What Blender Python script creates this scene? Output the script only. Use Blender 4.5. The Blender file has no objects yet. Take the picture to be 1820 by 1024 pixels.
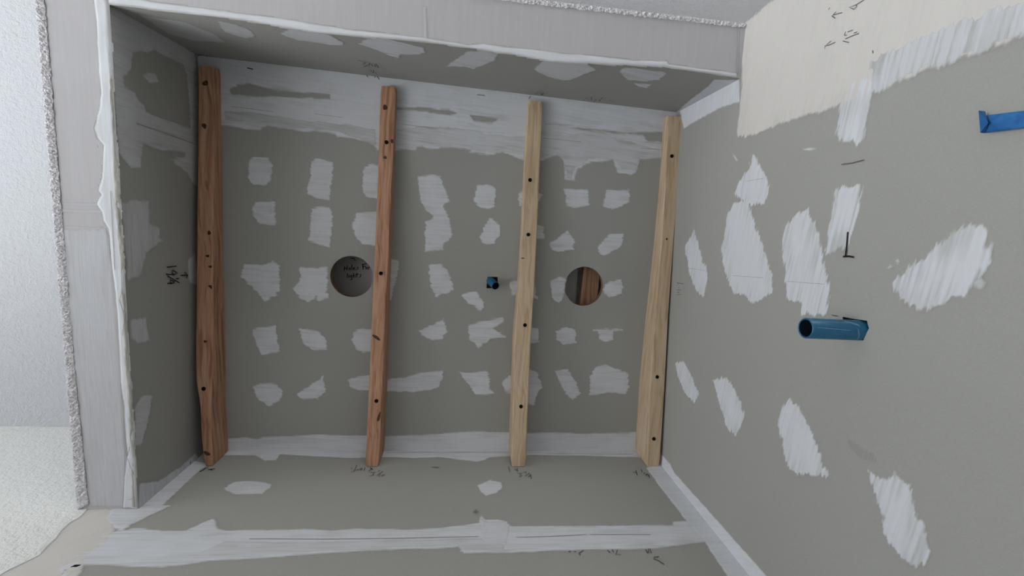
import bpy, bmesh, math, random
import numpy as np
from mathutils import Matrix, Vector

# ------------------------------------------------------------------ camera, world, lights, exposure
# frame: X to the right of the recess, Y towards the back wall, Z up; lip = underside of the two headers
Z0 = 2.35                      # height of the header undersides above the floor
COL = bpy.context.scene.collection
SC = bpy.context.scene

cam_data = bpy.data.cameras.new('camera')
cam = bpy.data.objects.new('camera', cam_data)
COL.objects.link(cam)
SC.camera = cam
cam_data.sensor_fit = 'HORIZONTAL'
cam_data.sensor_width = 36.0
cam_data.lens = 778.853 / 1820.0 * 36.0
cam_data.clip_start = 0.02
RX, RY, RZ = .1368, -.1046, .0451
def rot(rx, ry, rz):
    c, s = math.cos, math.sin
    X = np.array([[1,0,0],[0,c(rx),-s(rx)],[0,s(rx),c(rx)]])
    Y = np.array([[c(ry),0,s(ry)],[0,1,0],[-s(ry),0,c(ry)]])
    Z = np.array([[c(rz),-s(rz),0],[s(rz),c(rz),0],[0,0,1]])
    return Z @ Y @ X
M = rot(RX, RY, RZ)
CAM = (.6122, .3298, Z0 - .8477)
mw = Matrix.Identity(4)
for i in range(3):
    mw[i][0] = M[0][i]; mw[i][1] = -M[1][i]; mw[i][2] = -M[2][i]; mw[i][3] = CAM[i]
cam.matrix_world = mw

SC.view_settings.view_transform = 'Standard'
SC.view_settings.look = 'None'
SC.view_settings.gamma = 1.0
SC.view_settings.use_curve_mapping = False
SC.view_settings.exposure = 0.0
SC.cycles.max_bounces = 10
SC.cycles.diffuse_bounces = 7

world = bpy.data.worlds.new('daylight')
SC.world = world
world.use_nodes = True
wn = world.node_tree
wn.nodes['Background'].inputs[0].default_value = (.62, .78, 1.0, 1)
wn.nodes['Background'].inputs[1].default_value = 1.0

def window_light(name, loc, direction, sx, sy, power, color):
    l = bpy.data.lights.new(name, 'AREA'); l.shape = 'RECTANGLE'; l.size = sx; l.size_y = sy
    l.energy = power; l.color = color
    o = bpy.data.objects.new(name, l); COL.objects.link(o)
    o.location = loc
    o.rotation_euler = Vector(direction).to_track_quat('-Z', 'Y').to_euler()
    return o
window_light('window_light_left', (-3.05, .48, 1.43), (1, -.05, .0), .75, 1.4, 66, (.95, .98, 1.0))
window_light('window_light_back', (-1.6, .96, 1.0), (0, -1, .0), 1.1, 1.6, 128, (.95, .98, 1.0))
window_light('added_fill_front', (1.0, -3.65, 1.3), (0, 1, .05), 2.0, 1.6, 54, (1.0, .985, .96))  # added fill from the unseen front side, brightens the back wall

# ------------------------------------------------------------------ measures (metres)
L = .9127                      # back wall
W, SR = 1.12, .0131            # right wall: x = W + SR*y
H, CA, CB = .2467, .0136, -.028  # recess ceiling: z = H + CA*x + CB*y  (above the lip)
HO = .3387                     # ceiling of the room beyond, above the lip
XL = -.108                     # outer face of the left header
YT = -.080                     # outer face of the front header
RX0, RX1, RY0 = -3.0, 3.0, -3.6   # room beyond
LIPX = [0, .519, .8, .97, 1.135]; LIPY = [.0026, .0091, .0105, .0118, .0192]
def zc(x, y): return H + CA*x + CB*y
def ti_y(x, z):
    t = z / .25
    return (1-t)*np.interp(x, LIPX, LIPY) + t*(-.0068 + .0218*x)
SXB = 0.0472
def pt(plane, u, v, h=0.0):
    """point(s) on a surface: plane letter, its two coordinates, height above it towards the room"""
    u = np.asarray(u, float); v = np.asarray(v, float); h = np.asarray(h, float) + 0*u
    if plane == 'C': r = (u, v, zc(u, v) - h)
    elif plane == 'R': r = (W + SR*u - h, u, v)
    elif plane == 'A': r = (u, L - h, v)
    elif plane == 'Z': r = (u, v, -h + 0*u)
    elif plane == 'L': r = (h + 0*u, u, v)
    elif plane == 'T': r = (u, ti_y(u, v) + h, v)
    elif plane == 'K': r = (u, v, H + .07 - h)
    elif plane == 'S': r = (SXB + h, u, v)
    return np.stack([r[0], r[1], r[2] + Z0], -1)

# ------------------------------------------------------------------ helpers
def mesh_obj(name, verts, faces, mat, parent=None, smooth=False, kind=None):
    me = bpy.data.meshes.new(name)
    me.from_pydata([tuple(map(float, v)) for v in verts], [], faces)
    me.update()
    o = bpy.data.objects.new(name, me); COL.objects.link(o)
    for m in (mat if isinstance(mat, (list, tuple)) else [mat]):
        me.materials.append(m)
    if smooth:
        me.polygons.foreach_set('use_smooth', [True]*len(me.polygons))
    if parent: o.parent = parent
    if kind: o['kind'] = kind
    return o
def from_bm(name, bm, mat, parent=None, smooth=False, kind=None):
    bmesh.ops.recalc_face_normals(bm, faces=bm.faces)
    me = bpy.data.meshes.new(name); bm.to_mesh(me); bm.free()
    o = bpy.data.objects.new(name, me); COL.objects.link(o)
    for m in (mat if isinstance(mat, (list, tuple)) else [mat]):
        me.materials.append(m)
    if smooth:
        me.polygons.foreach_set('use_smooth', [True]*len(me.polygons))
    if parent: o.parent = parent
    if kind: o['kind'] = kind
    return o
def box(bm, x0, x1, y0, y1, z0, z1):
    v = [bm.verts.new((x, y, z)) for x in (x0, x1) for y in (y0, y1) for z in (z0, z1)]
    for f in ((0,1,3,2),(4,6,7,5),(0,4,5,1),(2,3,7,6),(0,2,6,4),(1,5,7,3)):
        bm.faces.new([v[i] for i in f])
def thing(o, label, cat, group=None):
    o['label'] = label; o['category'] = cat
    if group: o['group'] = group
    return o
def empty(name, loc):
    o = bpy.data.objects.new(name, None); o.location = loc; o.empty_display_size = .05
    COL.objects.link(o); return o
def adopt(child, parent):
    child.parent = parent
    child.matrix_parent_inverse = Matrix.Translation(parent.location).inverted()
    return child

# smooth value noise on a lattice, range about -1..1
_tab = np.random.RandomState(7).rand(256, 256)*2 - 1
def vnoise(a, b, seed=0):
    a = np.asarray(a, float) + 37.31*seed; b = np.asarray(b, float) + 11.73*seed
    ia = np.floor(a).astype(int); ib = np.floor(b).astype(int)
    fa = a - ia; fb = b - ib
    fa = fa*fa*(3-2*fa); fb = fb*fb*(3-2*fb)
    g = lambda i, j: _tab[i & 255, j & 255]
    return (g(ia,ib)*(1-fa)+g(ia+1,ib)*fa)*(1-fb) + (g(ia,ib+1)*(1-fa)+g(ia+1,ib+1)*fa)*fb

# ------------------------------------------------------------------ materials
def new_mat(name, rough=.9, spec=.25):
    m = bpy.data.materials.new(name); m.use_nodes = True
    nt = m.node_tree; b = nt.nodes['Principled BSDF']
    b.inputs['Roughness'].default_value = rough
    b.inputs['Specular IOR Level'].default_value = spec
    return m, nt, b
def node(nt, typ, **kw):
    n = nt.nodes.new(typ)
    for k, v in kw.items(): setattr(n, k, v)
    return n
def lk(nt, a, b): nt.links.new(a, b)
def pos(nt): return node(nt, 'ShaderNodeNewGeometry').outputs['Position']
def noise(nt, vec, scale, detail=3, rough=.55, stretch=None):
    if stretch:
        mp = node(nt, 'ShaderNodeMapping'); mp.inputs['Scale'].default_value = stretch
        lk(nt, vec, mp.inputs['Vector']); vec = mp.outputs['Vector']
    n = node(nt, 'ShaderNodeTexNoise'); n.inputs['Scale'].default_value = scale
    n.inputs['Detail'].default_value = detail; n.inputs['Roughness'].default_value = rough
    lk(nt, vec, n.inputs['Vector']); return n.outputs['Fac']
def ramp(nt, fac, stops):
    r = node(nt, 'ShaderNodeValToRGB'); e = r.color_ramp.elements
    while len(e) < len(stops): e.new(.5)
    for i, (p, c) in enumerate(stops):
        e[i].position = p; e[i].color = (*c, 1)
    lk(nt, fac, r.inputs[0]); return r.outputs['Color']
def mixc(nt, fac, a, b, mode='MIX'):
    m = node(nt, 'ShaderNodeMix', data_type='RGBA', blend_type=mode)
    for sock, v in ((m.inputs[0], fac), (m.inputs[6], a), (m.inputs[7], b)):
        if isinstance(v, (int, float)): sock.default_value = v
        elif isinstance(v, tuple): sock.default_value = (*v, 1)
        else: lk(nt, v, sock)
    return m.outputs[2]
def bump(nt, b, height, strength, dist):
    n = node(nt, 'ShaderNodeBump'); n.inputs['Strength'].default_value = strength
    n.inputs['Distance'].default_value = dist
    lk(nt, height, n.inputs['Height']); lk(nt, n.outputs['Normal'], b.inputs['Normal'])
def mathn(nt, op, a, b=None, clamp=False):
    n = node(nt, 'ShaderNodeMath', operation=op, use_clamp=clamp)
    for s, v in ((n.inputs[0], a), (n.inputs[1], b)):
        if v is None: continue
        if isinstance(v, (int, float)): s.default_value = v
        else: lk(nt, v, s)
    return n.outputs[0]

PAPER = (.312, .311, .295)
COMP = (.585, .603, .645)
PRIM = (.57, .55, .53)
def paper_color(nt):
    p = pos(nt)
    n1 = noise(nt, p, 3.0, 3); n2 = noise(nt, p, 420, 2)
    c = mixc(nt, n1, tuple(x*.965 for x in PAPER), tuple(x*1.035 for x in PAPER))
    return mixc(nt, .15, c, ramp(nt, n2, [(.35, (.42,.42,.42)), (.65, (.58,.58,.58))]), 'OVERLAY')

mat_paper, nt, b = new_mat('grey_drywall_paper', .92, .2)
lk(nt, paper_color(nt), b.inputs['Base Color'])
bump(nt, b, noise(nt, pos(nt), 700, 2), .05, .0005)

def compound_mat(name, base, tint, over=None):
    m, nt, b = new_mat(name, .9, .22)
    att = node(nt, 'ShaderNodeAttribute', attribute_name='cov')
    uv = node(nt, 'ShaderNodeUVMap').outputs[0]
    st = noise(nt, uv, 1.0, 3, .6, (18, 420, 1))         # fine trowel streaks, long along u
    st2 = noise(nt, uv, 1.0, 2, .5, (9, 130, 1))
    k = mathn(nt, 'ADD', mathn(nt, 'MULTIPLY', mathn(nt, 'SUBTRACT', st, .5), .55), mathn(nt, 'MULTIPLY', mathn(nt, 'SUBTRACT', st2, .5), .35))
    cov = att.outputs['Fac']
    lo = mathn(nt, 'ADD', cov, mathn(nt, 'MULTIPLY', k, mathn(nt, 'MULTIPLY', mathn(nt, 'SUBTRACT', 1.45, cov), 1.0)), True)
    blot = noise(nt, pos(nt), 24, 4)
    c = mixc(nt, blot, tuple(x*.94 for x in base), tuple(min(1, x*1.05) for x in base))
    c = mixc(nt, mathn(nt, 'MULTIPLY', st2, .5), c, tint)
    c = mixc(nt, lo, over or paper_color(nt), c)
    lk(nt, c, b.inputs['Base Color'])
    bump(nt, b, mathn(nt, 'ADD', st, mathn(nt, 'MULTIPLY', blot, .6)), .25, .0012)
    return m
mat_comp = compound_mat('joint_compound', COMP, tuple(x*.93 for x in COMP))
mat_prim = compound_mat('pinkish_primer', PRIM, tuple(x*.95 for x in PRIM))

mat_smudge = compound_mat('dark_smudge', (.15, .147, .14), (.15, .147, .14))
mat_skim = compound_mat('skim_coat', (.45, .46, .49), (.45, .46, .49), (.392, .38, .395))

mat_under, nt, b = new_mat('skimmed_header_underside', .9, .2)
p = pos(nt)
st = noise(nt, p, 1.0, 3, .6, (420, 420, 20))
st = noise(nt, p, 1.0, 3, .6, (150, 9, 9))
bl = noise(nt, p, 6, 4)
c = mixc(nt, bl, tuple(x*.94 for x in (.392, .38, .395)), tuple(x*1.05 for x in (.392, .38, .395)))
c = mixc(nt, mathn(nt, 'MULTIPLY', st, .3), c, COMP)
lk(nt, c, b.inputs['Base Color'])
bump(nt, b, mathn(nt, 'ADD', st, bl), .2, .0012)

def texture_paint(name, col, scale, dist, stretch=None):
    m, nt, b = new_mat(name, .8, .3)
    p = pos(nt)
    n1 = noise(nt, p, scale, 4, .6, stretch); n2 = noise(nt, p, scale*3.2, 3, .6, stretch)
    h = mathn(nt, 'ADD', n1, mathn(nt, 'MULTIPLY', n2, .5))
    lk(nt, mixc(nt, noise(nt, p, 2.5, 3), tuple(x*.97 for x in col), col), b.inputs['Base Color'])
    bump(nt, b, h, .8, dist)
    return m
mat_ceil = texture_paint('white_stippled_paint', (.48, .492, .522), 90, .004)
mat_knock = texture_paint('white_trowelled_paint', (.70, .705, .69), 60, .005)
mat_room, nt, b = new_mat('plain_room_paint', .85, .3)
b.inputs['Base Color'].default_value = (.66, .65, .62, 1)
mat_floor, nt, b = new_mat('pale_dusty_floor', .85, .3)
lk(nt, ramp(nt, noise(nt, pos(nt), 4, 5), [(.3, (.38,.37,.35)), (.7, (.47,.455,.43))]), b.inputs['Base Color'])
mat_band, nt, b = new_mat('rough_popcorn_edge', .9, .2)
lk(nt, ramp(nt, noise(nt, pos(nt), 300, 3), [(.3, (.44,.43,.46)), (.6, (.66,.65,.68))]), b.inputs['Base Color'])

def wood_mat(name, dark, mid, light, seed):
    m, nt, b = new_mat(name, .75, .3)
    p = pos(nt)
    add = node(nt, 'ShaderNodeVectorMath', operation='ADD'); add.inputs[1].default_value = (seed, seed*1.7, 0)
    lk(nt, p, add.inputs[0]); p = add.outputs[0]
    warp = noise(nt, p, 1.0, 2, .5, (9, 5, 9))
    wv = node(nt, 'ShaderNodeVectorMath', operation='SCALE'); wv.inputs[3].default_value = .035
    comb = node(nt, 'ShaderNodeCombineXYZ'); lk(nt, warp, comb.inputs[0]); lk(nt, warp, comb.inputs[2])
    lk(nt, comb.outputs[0], wv.inputs[0])
    ad2 = node(nt, 'ShaderNodeVectorMath', operation='ADD'); lk(nt, p, ad2.inputs[0]); lk(nt, wv.outputs[0], ad2.inputs[1])
    rings = noise(nt, ad2.outputs[0], 1.0, 2, .5, (150, 3, 110))
    fine = noise(nt, p, 1.0, 3, .65, (520, 9, 520))
    c = ramp(nt, rings, [(.32, dark), (.48, mid), (.68, light)])
    c = mixc(nt, mathn(nt, 'MULTIPLY', fine, .45), c, tuple(x*.62 for x in mid))
    lk(nt, c, b.inputs['Base Color'])
    bump(nt, b, mathn(nt, 'ADD', rings, fine), .3, .0008)
    return m
mat_wood_red = wood_mat('reddish_fir', *((.26,.12,.065), (.44,.24,.15), (.54,.33,.22)), 3.1)
mat_wood_pale = wood_mat('pale_pine', *((.44,.31,.19), (.54,.41,.28), (.60,.48,.34)), 8.4)
mat_knot, nt, b = new_mat('dark_knot', .6, .3)
lk(nt, ramp(nt, noise(nt, pos(nt), 260, 3), [(.35, (.028,.012,.006)), (.7, (.10,.045,.022))]), b.inputs['Base Color'])
mat_screw, nt, b = new_mat('black_screw_head', .9, .05); b.inputs['Base Color'].default_value = (.008,.007,.006,1)
def flat(name, col, rough=.9, spec=.2):
    m, nt, b = new_mat(name, rough, spec); b.inputs['Base Color'].default_value = (*col, 1); return m
MARK = {'ink': flat('black_marker', (.018,.017,.016)), 'pencil': flat('pencil_graphite', (.10,.095,.09)), 'crack_and_shade': flat('seam_and_shade_grey', (.27,.265,.26))}  # last grey: seams and cracks, plus shade painted along the header bead
mat_core = flat('cut_gypsum_edge', (.20,.13,.085))
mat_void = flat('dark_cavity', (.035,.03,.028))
mat_kboard = flat('dim_grey_board', (.42,.40,.39))
mat_blue, nt, b = new_mat('blue_plastic_pipe', .35, .5)
lk(nt, ramp(nt, noise(nt, pos(nt), 60, 4, .6, (.15, 1, 1)), [(.35, (.008,.075,.165)), (.7, (.014,.115,.22))]), b.inputs['Base Color'])
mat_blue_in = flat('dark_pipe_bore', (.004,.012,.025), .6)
mat_tape, nt, b = new_mat('blue_masking_tape', .7, .3)
lk(nt, ramp(nt, noise(nt, pos(nt), 120, 3), [(.3, (.012,.085,.27)), (.7, (.022,.14,.36))]), b.inputs['Base Color'])
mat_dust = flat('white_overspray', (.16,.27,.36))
mat_frame = flat('white_window_frame', (.7,.7,.7), .5)

# ------------------------------------------------------------------ the setting
def struct(o):
    o['kind'] = 'structure'; return o

# recess ceiling: a board with two round lamp holes and one square pipe hole
def board_with_holes(name, plane, outer, holes, depth, mat, rim_mat):
    bm = bmesh.new(); edges = []; loops = []
    for loop in [outer] + holes:
        vs = [bm.verts.new(tuple(pt(plane, u, v))) for u, v in loop]
        es = [bm.edges.new((vs[i], vs[(i+1) % len(vs)])) for i in range(len(vs))]
        edges += es; loops.append(vs)
    bmesh.ops.triangle_fill(bm, use_beauty=True, use_dissolve=False, edges=edges)
    o = from_bm(name, bm, mat)
    for loop in holes:                       # cut edge of each hole
        n = len(loop)
        v = [pt(plane, a, b) for a, b in loop] + [pt(plane, a, b, -depth) for a, b in loop]
        mesh_obj('hole_rim', v, [(i, (i+1) % n, n+(i+1) % n, n+i) for i in range(n)], rim_mat, o, len(loop) > 12)
    return o
def circle(c, n=48): return [(c[0]+c[2]*math.cos(2*math.pi*i/n), c[1]+c[2]*math.sin(2*math.pi*i/n)) for i in range(n)]
HOLE1, HOLE2 = [[0.3363,0.4691,0.0499],[0.9134,0.4676,0.0505]]
SQ = [(a/1000, b/1000) for a, b in [[664.6,454.4],[690.4,453.5],[691.5,482.6],[663.2,483.1]]]
SQR = [(a/1000, b/1000) for a, b in [[423.3,-307],[422.6,-325.9],[420.7,-343.7],[425.8,-345.9],[429.6,-348.1],[437.7,-345.6],[447.1,-342.9],[449.8,-331.7],[450,-316.7],[437.8,-311.6]]]
OUTER_C = [(-.003, -.012), (W+.05, -.012+.0218*W), (W+.05, L+.005), (-.003, L+.005)]
ceiling = struct(board_with_holes('ceiling', 'C', OUTER_C, [circle(HOLE1), circle(HOLE2), SQ], .016, mat_paper, mat_core))

yA, yT = L, YT
OUTER_R = [(YT, -Z0), (L+.002, -Z0), (L+.002, .30), (YT, .30)]
wall_right = struct(board_with_holes('wall_right', 'R', OUTER_R, [SQR], .014, mat_paper, mat_void))
# the body of the right wall (end face, far side) behind the board, and the dark cavity behind its pipe hole
bm = bmesh.new()
box(bm, W+SR*YT+.016, W+.13, YT+.0, L+.13, 0, Z0+HO)
bmesh.ops.delete(bm, geom=[f for f in bm.faces if abs(f.calc_center_median().x-(W+SR*YT+.016)) < 1e-4], context='FACES_ONLY')
v = [bm.verts.new(x) for x in ((W+SR*YT, YT, 0), (W+SR*YT+.016, YT, 0), (W+SR*YT+.016, YT, Z0+HO), (W+SR*YT, YT, Z0+HO))]
bm.faces.new(v)
from_bm('wall_core', bm, mat_room, wall_right)
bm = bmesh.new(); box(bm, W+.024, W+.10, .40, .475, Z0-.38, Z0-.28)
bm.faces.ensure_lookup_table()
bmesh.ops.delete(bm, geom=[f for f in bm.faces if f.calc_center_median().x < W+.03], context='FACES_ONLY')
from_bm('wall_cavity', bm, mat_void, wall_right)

# back wall: bare board to the right of the left header's outer face, trowelled old paint to the left of it
v = [pt('A', *q) for q in ((-.30, -Z0), (W+.13, -Z0), (W+.13, HO), (-.30, HO))]
wall_back = struct(mesh_obj('wall_back', v, [(0,1,2,3)], mat_paper))
WX0, WX1, WS, WH = -2.15, -1.05, .2, 1.8              # window in this wall, beyond the left header and below the frame
EDGE = [(a/1000, b/1000) for a, b in [[-95.3,-200.9],[-86.4,-152.5],[-78.3,-137.5],[-69.2,-120.7],[-75.5,-98.7],[-77,-82.4],[-86.6,-58],[-89.2,-36.9],[-84.7,-26],[-88,-9.8],[-92,5.4]]]   # ragged edge of the old texture, from low to high
rim = [(EDGE[0][0], -Z0)] + EDGE + [(EDGE[-1][0], HO)]
v = [pt('A', *q, .0016) for q in [(RX0, -Z0), (RX0, HO), (WX0, WS-Z0), (WX1, WS-Z0), (WX1, WH-Z0), (WX0, WH-Z0)] + rim]
n = len(rim)
painted = mesh_obj('painted_wall_section', v, [(0, 6, 3, 2), tuple(range(6, 6+n)) + (4, 3), (6+n-1, 1, 5, 4), (1, 0, 2, 5)], mat_knock, wall_back)

# left header: inner face, underside, outer face
def solid(name, verts, faces, mats, idx):
    o = mesh_obj(name, verts, faces, mats)
    o.data.polygons.foreach_set('material_index', idx); return struct(o)
def P3(x, y, z): return (x, y, z+Z0)
yt0 = float(ti_y(0, 0)); yt1 = float(ti_y(0, .25))
vl = [P3(0, yt0, 0), P3(0, L, 0), P3(0, L, HO), P3(0, yt1, HO), P3(XL, RY0, 0), P3(XL, L, 0), P3(XL, L, HO), P3(XL, RY0, HO), P3(0, RY0, 0), P3(0, RY0, HO)]
vl = [P3(0, yt0, 0), P3(0, L, 0), P3(0, L, HO), P3(0, yt1-.003, HO), P3(XL, YT, 0), P3(XL, L, 0), P3(XL, L, HO), P3(XL, YT, HO), P3(0, YT, 0), P3(0, YT, HO)]
wall_left = solid('wall_left', vl, [(0,1,2,3), (4,5,1,0,8), (4,7,6,5), (8,9,7,4)], [mat_paper, mat_under, mat_ceil], [0,1,2,2])
# front header: inner face follows the slightly wavy lip
xs = np.linspace(0, W+.02, 13)
vf = [tuple(pt('T', x, 0)) for x in xs] + [tuple(pt('T', x, .30)) for x in xs] + [P3(x, YT, 0) for x in xs] + [P3(x, YT, HO) for x in xs]
n = len(xs); ff = []; ix = []
for i in range(n-1):
    ff += [(i, i+1, n+i+1, n+i), (i, 2*n+i, 2*n+i+1, i+1), (2*n+i, 3*n+i, 3*n+i+1, 2*n+i+1)]; ix += [0, 1, 2]
wall_front = solid('wall_front', vf, ff, [mat_paper, mat_under, mat_ceil], ix)

# the room beyond
v = [P3(RX0, RY0, HO), P3(RX1, RY0, HO), P3(RX1, L+.13, HO), P3(RX0, L+.13, HO)]
struct(mesh_obj('ceiling.001', v, [(0,1,2,3)], mat_ceil))
v = [(RX0, RY0, 0), (RX1, RY0, 0), (RX1, L+.13, 0), (RX0, L+.13, 0)]
struct(mesh_obj('floor', v, [(3,2,1,0)], mat_floor))
v = [P3(W+.13, YT, -Z0), P3(RX1, YT, -Z0), P3(RX1, YT, HO), P3(W+.13, YT, HO)]
struct(mesh_obj('wall_far_back', v, [(0,1,2,3)], mat_room))
v = [P3(RX1, RY0, -Z0), P3(RX1, YT, -Z0), P3(RX1, YT, HO), P3(RX1, RY0, HO)]
struct(mesh_obj('wall_far_right', v, [(0,1,2,3)], mat_room))
def wall_with_window(name, fixed, axis, a0, a1, w0, w1, s0, s1):
    """wall in the plane axis = fixed from a0 to a1, with a window opening w0..w1, sill s0, head s1"""
    q = lambda a, z: (fixed, a, z) if axis == 'x' else (a, fixed, z)
    top = Z0+HO
    v = [q(a0,0), q(a1,0), q(a1,top), q(a0,top), q(w0,s0), q(w1,s0), q(w1,s1), q(w0,s1)]
    return struct(mesh_obj(name, v, [(0,1,5,4), (1,2,6,5), (2,3,7,6), (3,0,4,7)], mat_room))
def window_frame(name, fixed, axis, w0, w1, s0, s1):
    bm = bmesh.new(); t = .05
    for a0, a1, z0, z1 in ((w0, w1, s0, s0+t), (w0, w1, s1-t, s1), (w0, w0+t, s0, s1), (w1-t, w1, s0, s1), ((w0+w1)/2-t/2, (w0+w1)/2+t/2, s0, s1)):
        if axis == 'x': box(bm, fixed-.04, fixed+.04, a0, a1, z0, z1)
        else: box(bm, a0, a1, fixed-.04, fixed+.04, z0, z1)
    return struct(from_bm(name, bm, mat_frame))
window_frame('window_2', L, 'y', WX0, WX1, WS, WH)
wall_with_window('wall_far_left', RX0, 'x', RY0, L+.13, .1, .86, .7, 2.15)
window_frame('window_1', RX0, 'x', .1, .86, .7, 2.15)
wall_with_window('wall_far_front', RY0, 'y', RX0, RX1, .0, 2.0, .5, 2.1)
window_frame('added_window_front', RY0, 'y', .0, 2.0, .5, 2.1)  # unseen window, added to go with the front fill light

# rough popcorn edges of the old ceiling texture along both headers
def rough_band(parent, inner, outer, n, m, seed):
    """strip between two polylines on the undersides, a real bumpy surface"""
    inner = np.array(inner); outer = np.array(outer)
    t = np.linspace(0, 1, n)
    def res(P):
        q = np.concatenate([[0], np.cumsum(np.linalg.norm(np.diff(P, axis=0), axis=1))])
        return np.stack([np.interp(t*q[-1], q, P[:, k]) for k in (0, 1)], -1)
    A, B = res(inner), res(outer)
    s = np.linspace(0, 1, m)
    wob = .0014*vnoise(t*n/5.0, t*0, seed)[:, None]
    d = (B-A)/np.linalg.norm(B-A, axis=1)[:, None]
    G = A[:, None]*(1-s)[None, :, None] + B[:, None]*s[None, :, None] + d[:, None]*(wob*(1-s)[None])[..., None]
    lx, ly = G[..., 0]*1000, G[..., 1]*1000
    p1, p2 = (lx+ly)/1.414, (lx-ly)/1.414
    hh = .0016 + .0022*np.abs(vnoise(p1/3.8, p2/1.5, seed)) + .0018*vnoise(lx/3.4, ly/3.4, seed+3) + .001*vnoise(lx/1.4, ly/1.4, seed+6)
    hh *= np.sin(np.clip(s, .0, 1)*math.pi*.92 + .12)[None]**.4
    v = pt('Z', G[..., 0].ravel(), G[..., 1].ravel(), np.maximum(hh, .0003).ravel())
    f = [(i*m+j, i*m+j+1, (i+1)*m+j+1, (i+1)*m+j) for i in range(n-1) for j in range(m-1)]
    return mesh_obj('texture_band', v, f, mat_band, parent, False, 'stuff')
rough_band(wall_left, [[-0.0937,-0.08],[-0.0937,0.0056],[-0.0928,0.313],[-0.0922,0.6497],[-0.0869,0.8997]], [(XL, YT), (XL, .3), (XL, .6), (XL, L)], 1000, 18, 2)
rough_band(wall_front, [[-0.09,-0.0713],[0.6642,-0.0713],[1.1138,-0.0718]], [(XL, YT), (.7, YT), (W+.001, YT)], 1200, 12, 5)

# ------------------------------------------------------------------ joint compound: troweled spots, seam bands, primer
PARENT = {'C': ceiling, 'R': wall_right, 'A': wall_back, 'Z': wall_left, 'L': wall_left, 'T': wall_front, 'K': ceiling}
def sdf(poly, X, Y):
    d = np.full(X.shape, 1e9); ins = np.zeros(X.shape, bool); n = len(poly)
    for i in range(n):
        (x0, y0), (x1, y1) = poly[i], poly[(i+1) % n]
        ex, ey = x1-x0, y1-y0
        t = np.clip(((X-x0)*ex+(Y-y0)*ey)/(ex*ex+ey*ey+1e-9), 0, 1)
        d = np.minimum(d, (X-x0-t*ex)**2+(Y-y0-t*ey)**2)
        c = (y0 > Y) != (y1 > Y)
        with np.errstate(divide='ignore', invalid='ignore'):
            ins ^= c & (X < ex*(Y-y0)/(ey if ey else 1e-9)+x0)
    d = np.sqrt(d); return np.where(ins, d, -d)
def patch(plane, outline, holes, ang, o, seed):
    P = np.array(outline); res = o.get('res', 2.0); pad = 5
    lo, hi = P.min(0)-pad, P.max(0)+pad
    us = np.arange(lo[0], hi[0]+res, res); vs = np.arange(lo[1], hi[1]+res, res)
    U, V = np.meshgrid(us, vs)
    s = sdf(outline, U, V)
    for h in holes: s = np.minimum(s, -sdf(h, U, V))
    ca, sa = math.cos(math.radians(ang)), math.sin(math.radians(ang))
    a, p = U*ca+V*sa, -U*sa+V*ca
    rag = o.get('rag', 2)
    s = s + rag*(.75*vnoise(p/3.1, a/55, seed) + .55*vnoise(p/8, a/22, seed+5) + o.get('comb', .35)*vnoise(p/1.9, a/9, seed+9))
    cov = np.clip(s/2.4+.45, 0, 1)
    st = o.get('st', .3)
    thin = 1 - st*np.clip(.25 + .9*vnoise(p/2.6, a/45, seed+2) + .5*vnoise(p/14, a/35, seed+4), 0, 1)*np.clip(1.35-s/28, .25, 1)
    c2 = cov*thin*o.get('op', 1)
    keep = cov > .06
    k4 = keep[:-1,:-1] | keep[1:,:-1] | keep[:-1,1:] | keep[1:,1:]
    jj, ii = np.nonzero(k4); w = len(us)
    q = np.stack([jj*w+ii, jj*w+ii+1, (jj+1)*w+ii+1, (jj+1)*w+ii], -1)
    used, inv = np.unique(q, return_inverse=True); q = inv.reshape(q.shape)
    lift = o.get('lift', 0)
    hh = (.25 + lift*np.clip(s/3, 0, 1) + .55*np.clip(cov*thin, 0, 1))/1000
    uu, vv = U.ravel()[used]/1000, V.ravel()[used]/1000
    co = pt(plane, uu, vv, hh.ravel()[used])
    me = bpy.data.meshes.new('compound_patch')
    me.vertices.add(len(used)); me.vertices.foreach_set('co', co.astype(np.float32).ravel())
    nq = len(q); me.loops.add(nq*4); me.polygons.add(nq)
    me.loops.foreach_set('vertex_index', q.astype(np.int32).ravel())
    me.polygons.foreach_set('loop_start', np.arange(0, nq*4, 4, dtype=np.int32))
    me.polygons.foreach_set('use_smooth', np.ones(nq, bool))
    at = me.attributes.new('cov', 'FLOAT', 'POINT'); at.data.foreach_set('value', c2.ravel()[used].astype(np.float32))
    uvl = me.uv_layers.new(name='UVMap')
    uva = np.stack([a.ravel()[used]/1000, p.ravel()[used]/1000], -1)[q.ravel()]
    uvl.data.foreach_set('uv', uva.astype(np.float32).ravel())
    me.update(calc_edges=True); me.validate()
    kind_of = o.get('mat', 'compound')
    me.materials.append({'primed': mat_prim, 'smudge': mat_smudge, 'compound': mat_comp, 'skim': mat_skim}[kind_of])
    ob = bpy.data.objects.new({'primed': 'primer_coat', 'smudge': 'smudge', 'compound': 'compound_patch', 'skim': 'skim_coat'}[kind_of], me); COL.objects.link(ob)
    ob.parent = PARENT[plane]
    if plane == 'Z' and P[:, 0].max() > 300: ob.parent = wall_front
    return ob
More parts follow.
